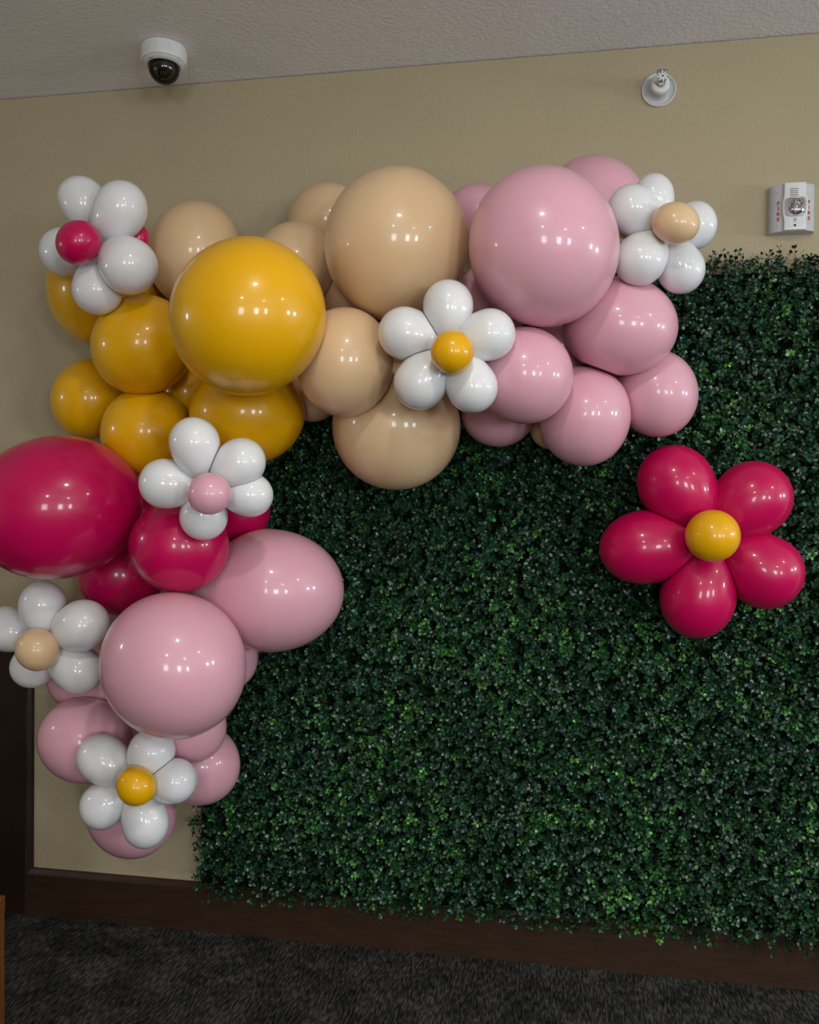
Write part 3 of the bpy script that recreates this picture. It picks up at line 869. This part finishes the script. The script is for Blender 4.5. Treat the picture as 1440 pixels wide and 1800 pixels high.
for s in (-1, 1):
    pts = [(s * .0070, .050), (s * .0115, .060), (s * .0105, .070), (s * .0030, .081)]
    bm = bmesh.new()
    for (x0, h0), (x1, h1) in zip(pts, pts[1:]):
        d = Vector((x1 - x0, -(h1 - h0), 0)); nrm = Vector((d.y, -d.x, 0)).normalized() * .0018
        q = []
        for (x, h) in ((x0, h0), (x1, h1)):
            for sg in (-1, 1):
                for z in (-.0028, .0028):
                    q.append(bm.verts.new((x + sg * nrm.x, -h + sg * nrm.y, z)))
        for f in ((0, 1, 3, 2), (4, 6, 7, 5), (0, 4, 5, 1), (2, 3, 7, 6), (0, 2, 6, 4), (1, 5, 7, 3)):
            bm.faces.new([q[i] for i in f])
    from_bm('yoke_arm', bm, 'white_plastic', root)
# toothed deflector with a dark screw hole, and the flat hood above it
bm = bmesh.new()
ring = []
for i in range(48):
    a = 2 * math.pi * i / 48
    r = 0.0148 if (i // 3) % 2 == 0 else 0.0088
    ring.append((r * math.cos(a), r * math.sin(a)))
from_bm('deflector', prism_bm(ring, 'y', -0.0845, -0.0825), 'white_plastic', root)
bm.free()
from_bm('screw_hole', lathe_bm([(0, 0.0846), (0.0024, 0.0846), (0.0024, 0.0852), (0, 0.0852)], 'y', 20), 'black', root)
from_bm('hood', box_bm(-0.0150, 0.0150, -0.088, -0.060, 0.0185, 0.0198), 'grey_plastic', root)
from_bm('hood_bracket', box_bm(-0.0018, 0.0018, -0.0815, -0.0800, 0.0065, 0.0186), 'grey_plastic', root)
from_bm('pin_hole', lathe_bm([(0, 0.0429), (0.0016, 0.0429), (0.0016, 0.0434), (0, 0.0434)], 'y', 16), 'black', root, (-0.0155, 0, 0.002))

# ------------------------------------------------------------------ fire alarm strobe
AX, AZ = 0.6775, 2.1985
root = empty('fire_alarm', (AX, 0, AZ), 'white wall fire alarm with clear strobe light and red FIRE lettering on both sides', 'fire alarm')
HW, HH = 0.0595, 0.0650
wing = [(-HW, 0), (-HW, -0.020), (-HW + .004, -0.0275), (-HW + .012, -0.0335), (-0.033, -0.0395), (-0.027, -0.0405), (0.027, -0.0405), (0.033, -0.0395), (HW - .012, -0.0335), (HW - .004, -0.0275), (HW, -0.020), (HW, 0)]
bm = prism_bm(wing, 'z', -HH, HH)
from_bm('alarm_body', bm, 'grey_plastic', root, smooth=True)
# raised centre panel, slightly waisted outwards round the lens
N = 28
left, right = [], []
for i in range(N + 1):
    z = -HH - .0005 + (2 * HH + .001) * i / N
    wob = 0.0285 + 0.0045 * math.exp(-((z + 0.002) / 0.027) ** 4) 
    left.append((-wob, z)); right.append((wob, z))
outline = left + right[::-1]
bm = prism_bm(outline, 'y', -0.053, -0.036)
bmesh.ops.recalc_face_normals(bm, faces=bm.faces[:])
fe = [e_ for e_ in bm.edges if all(abs(v.co.y + 0.053) < 1e-6 for v in e_.verts)]
bmesh.ops.bevel(bm, geom=fe, offset=0.0022, segments=2, profile=0.5, affect='EDGES')
from_bm('centre_panel', bm, 'white_plastic', root, smooth=True)
for i in range(4):
    z = 0.0295 + i * 0.0056
    from_bm('grille_slot', box_bm(-0.0140, 0.0080, -0.0536, -0.0515, z, z + 0.0017), 'dark_plastic', root)
for zz in (-0.0335, -0.0385, -0.0435, -0.0485, 0.0515, 0.0565):
    for (x0, x1) in (((-0.0235, -0.0075), (0.0065, 0.0235)) if zz < 0 else ((-0.0235, 0.0235),)):
        from_bm('panel_rib', box_bm(x0, x1, -0.0538, -0.0520, zz, zz + 0.0012), 'white_plastic', root)


def rounded(hw, hh, rad, n=6):
    pts = []
    for cx_, cz_, a0 in ((hw - rad, hh - rad, 0), (-hw + rad, hh - rad, 90), (-hw + rad, -hh + rad, 180), (hw - rad, -hh + rad, 270)):
        for i in range(n + 1):
            a = math.radians(a0 + 90 * i / n)
            pts.append((cx_ + rad * math.cos(a), cz_ + rad * math.sin(a)))
    return pts


from_bm('reflector', prism_bm(rounded(.0245, .0245, .010), 'y', -0.0550, -0.0515), 'chrome', root, (0, 0, -0.003))
# faceted mirror bowl behind the lens
bm = bmesh.new()
NF = 18
cA = [bm.verts.new((.0225 * math.cos(2 * math.pi * i / NF), -0.0552, .0225 * math.sin(2 * math.pi * i / NF))) for i in range(NF)]
cB = [bm.verts.new((.0165 * math.cos(2 * math.pi * (i + .5) / NF), -0.0625 if i % 2 else -0.0595, .0165 * math.sin(2 * math.pi * (i + .5) / NF))) for i in range(NF)]
cC = [bm.verts.new((.0080 * math.cos(2 * math.pi * i / NF), -0.0575 if i % 2 else -0.0610, .0080 * math.sin(2 * math.pi * i / NF))) for i in range(NF)]
cen = bm.verts.new((0, -0.0570, 0))
for i in range(NF):
    j = (i + 1) % NF
    bm.faces.new((cA[i], cA[j], cB[i])); bm.faces.new((cA[j], cB[j], cB[i]))
    bm.faces.new((cB[i], cC[j], cC[i])); bm.faces.new((cB[i], cB[j], cC[j]))
    bm.faces.new((cC[i], cC[j], cen))
from_bm('mirror_facets', bm, 'chrome', root, (0.002, 0, -0.003))
from_bm('flash_tube', lathe_bm([(0, -0.012), (0.0030, -0.011), (0.0034, 0), (0.0030, 0.011), (0, 0.012)], 'z', 16), 'clear', root, (0.002, -0.0665, -0.003), smooth=True)
# clear lens: rounded square shell bulging out of the panel
bm = bmesh.new()
prev = None
for hw, y in ((.0260, -0.0525), (.0258, -0.0600), (.0245, -0.0665), (.0215, -0.0715), (.0160, -0.0742), (.0080, -0.0752)):
    ringv = [bm.verts.new((x, y, z)) for x, z in rounded(hw, hw, hw * .48, 6)]
    if prev:
        n = len(ringv)
        for i in range(n): bm.faces.new((prev[i], prev[(i + 1) % n], ringv[(i + 1) % n], ringv[i]))
    prev = ringv
bm.faces.new(prev)
lens = from_bm('strobe_lens', bm, 'clear', root, (0, 0, -0.003), smooth=True)
sol = lens.modifiers.new('thickness', 'SOLIDIFY'); sol.thickness = 0.0015; sol.offset = -1
from_bm('indicator_window', box_bm(-0.0035, 0.0035, -0.0545, -0.0515, -0.0435, -0.0325, .0008), 'grey_plastic', root)
from_bm('indicator_mark', box_bm(0.0004, 0.0016, -0.0548, -0.0540, -0.0415, -0.0345), 'dark_plastic', root)
from_bm('screw', lathe_bm([(0, 0.0534), (0.0034, 0.0534), (0.0038, 0.0528), (0.0038, 0.0515), (0, 0.0515)], 'y', 20), 'dark_plastic', root, (-0.0005, 0, -0.0535))
for s in (-1, 1):
    slope = math.atan2(0.006, 0.0145)
    for i, ch in enumerate('FIRE'):
        cu = bpy.data.curves.new('letter', 'FONT')
        cu.body = ch
        cu.size = 0.0128
        cu.align_x = 'CENTER'; cu.align_y = 'CENTER'
        cu.extrude = 0.0002
        cu.offset = 0.0006
        ob = bpy.data.objects.new('letter', cu)
        tmp_me = None
        COL.objects.link(ob)
        dg = bpy.context.evaluated_depsgraph_get()
        tmp_me = bpy.data.meshes.new_from_object(ob.evaluated_get(dg))
        bpy.data.objects.remove(ob)
        tmp_me.materials.clear()
        lo = link_mesh('letter', tmp_me, 'red_print', root, (s * 0.0405, -0.0368, 0.0140 - i * 0.0150))
        lo.rotation_euler = (math.pi / 2, 0, s * slope)

# ------------------------------------------------------------------ honey oak side table at the lower left, only its corner in view
TX, TY, TZ = -1.229, -0.756, 0.45
table = empty('side_table', (TX - .21, TY - .26, 0), 'honey brown wooden table corner on the dark carpet, cut by the photo edge', 'table')

def tpart(name, x0, x1, y0, y1, z0, z1):
    # local table frame: its back right corner at the origin, x runs to the left, y forward into the room
    bm = box_bm(x0, x1, y0, y1, z0, z1, 0.002, 1)
    e1 = Vector((-0.9866, -0.1632, 0)); e2 = Vector((0.1632, -0.9866, 0))
    for v in bm.verts:
        p_ = Vector((TX, TY, 0)) + e1 * v.co.x + e2 * v.co.y
        v.co = Vector((p_.x, p_.y, v.co.z)) - table.location
    return from_bm(name, bm, 'honey', table)


tpart('tabletop', 0, .50, 0, .42, TZ - .038, TZ)
for (x0, y0) in ((.001, .001), (.449, .001), (.001, .369), (.449, .369)):
    tpart('leg', x0, x0 + .05, y0, y0 + .05, 0, TZ - .0395)
tpart('apron', .052, .448, .010, .030, TZ - .11, TZ - .0395)
tpart('apron', .052, .448, .390, .410, TZ - .11, TZ - .0395)
tpart('apron', .010, .030, .052, .368, TZ - .11, TZ - .0395)
tpart('apron', .470, .490, .052, .368, TZ - .11, TZ - .0395)
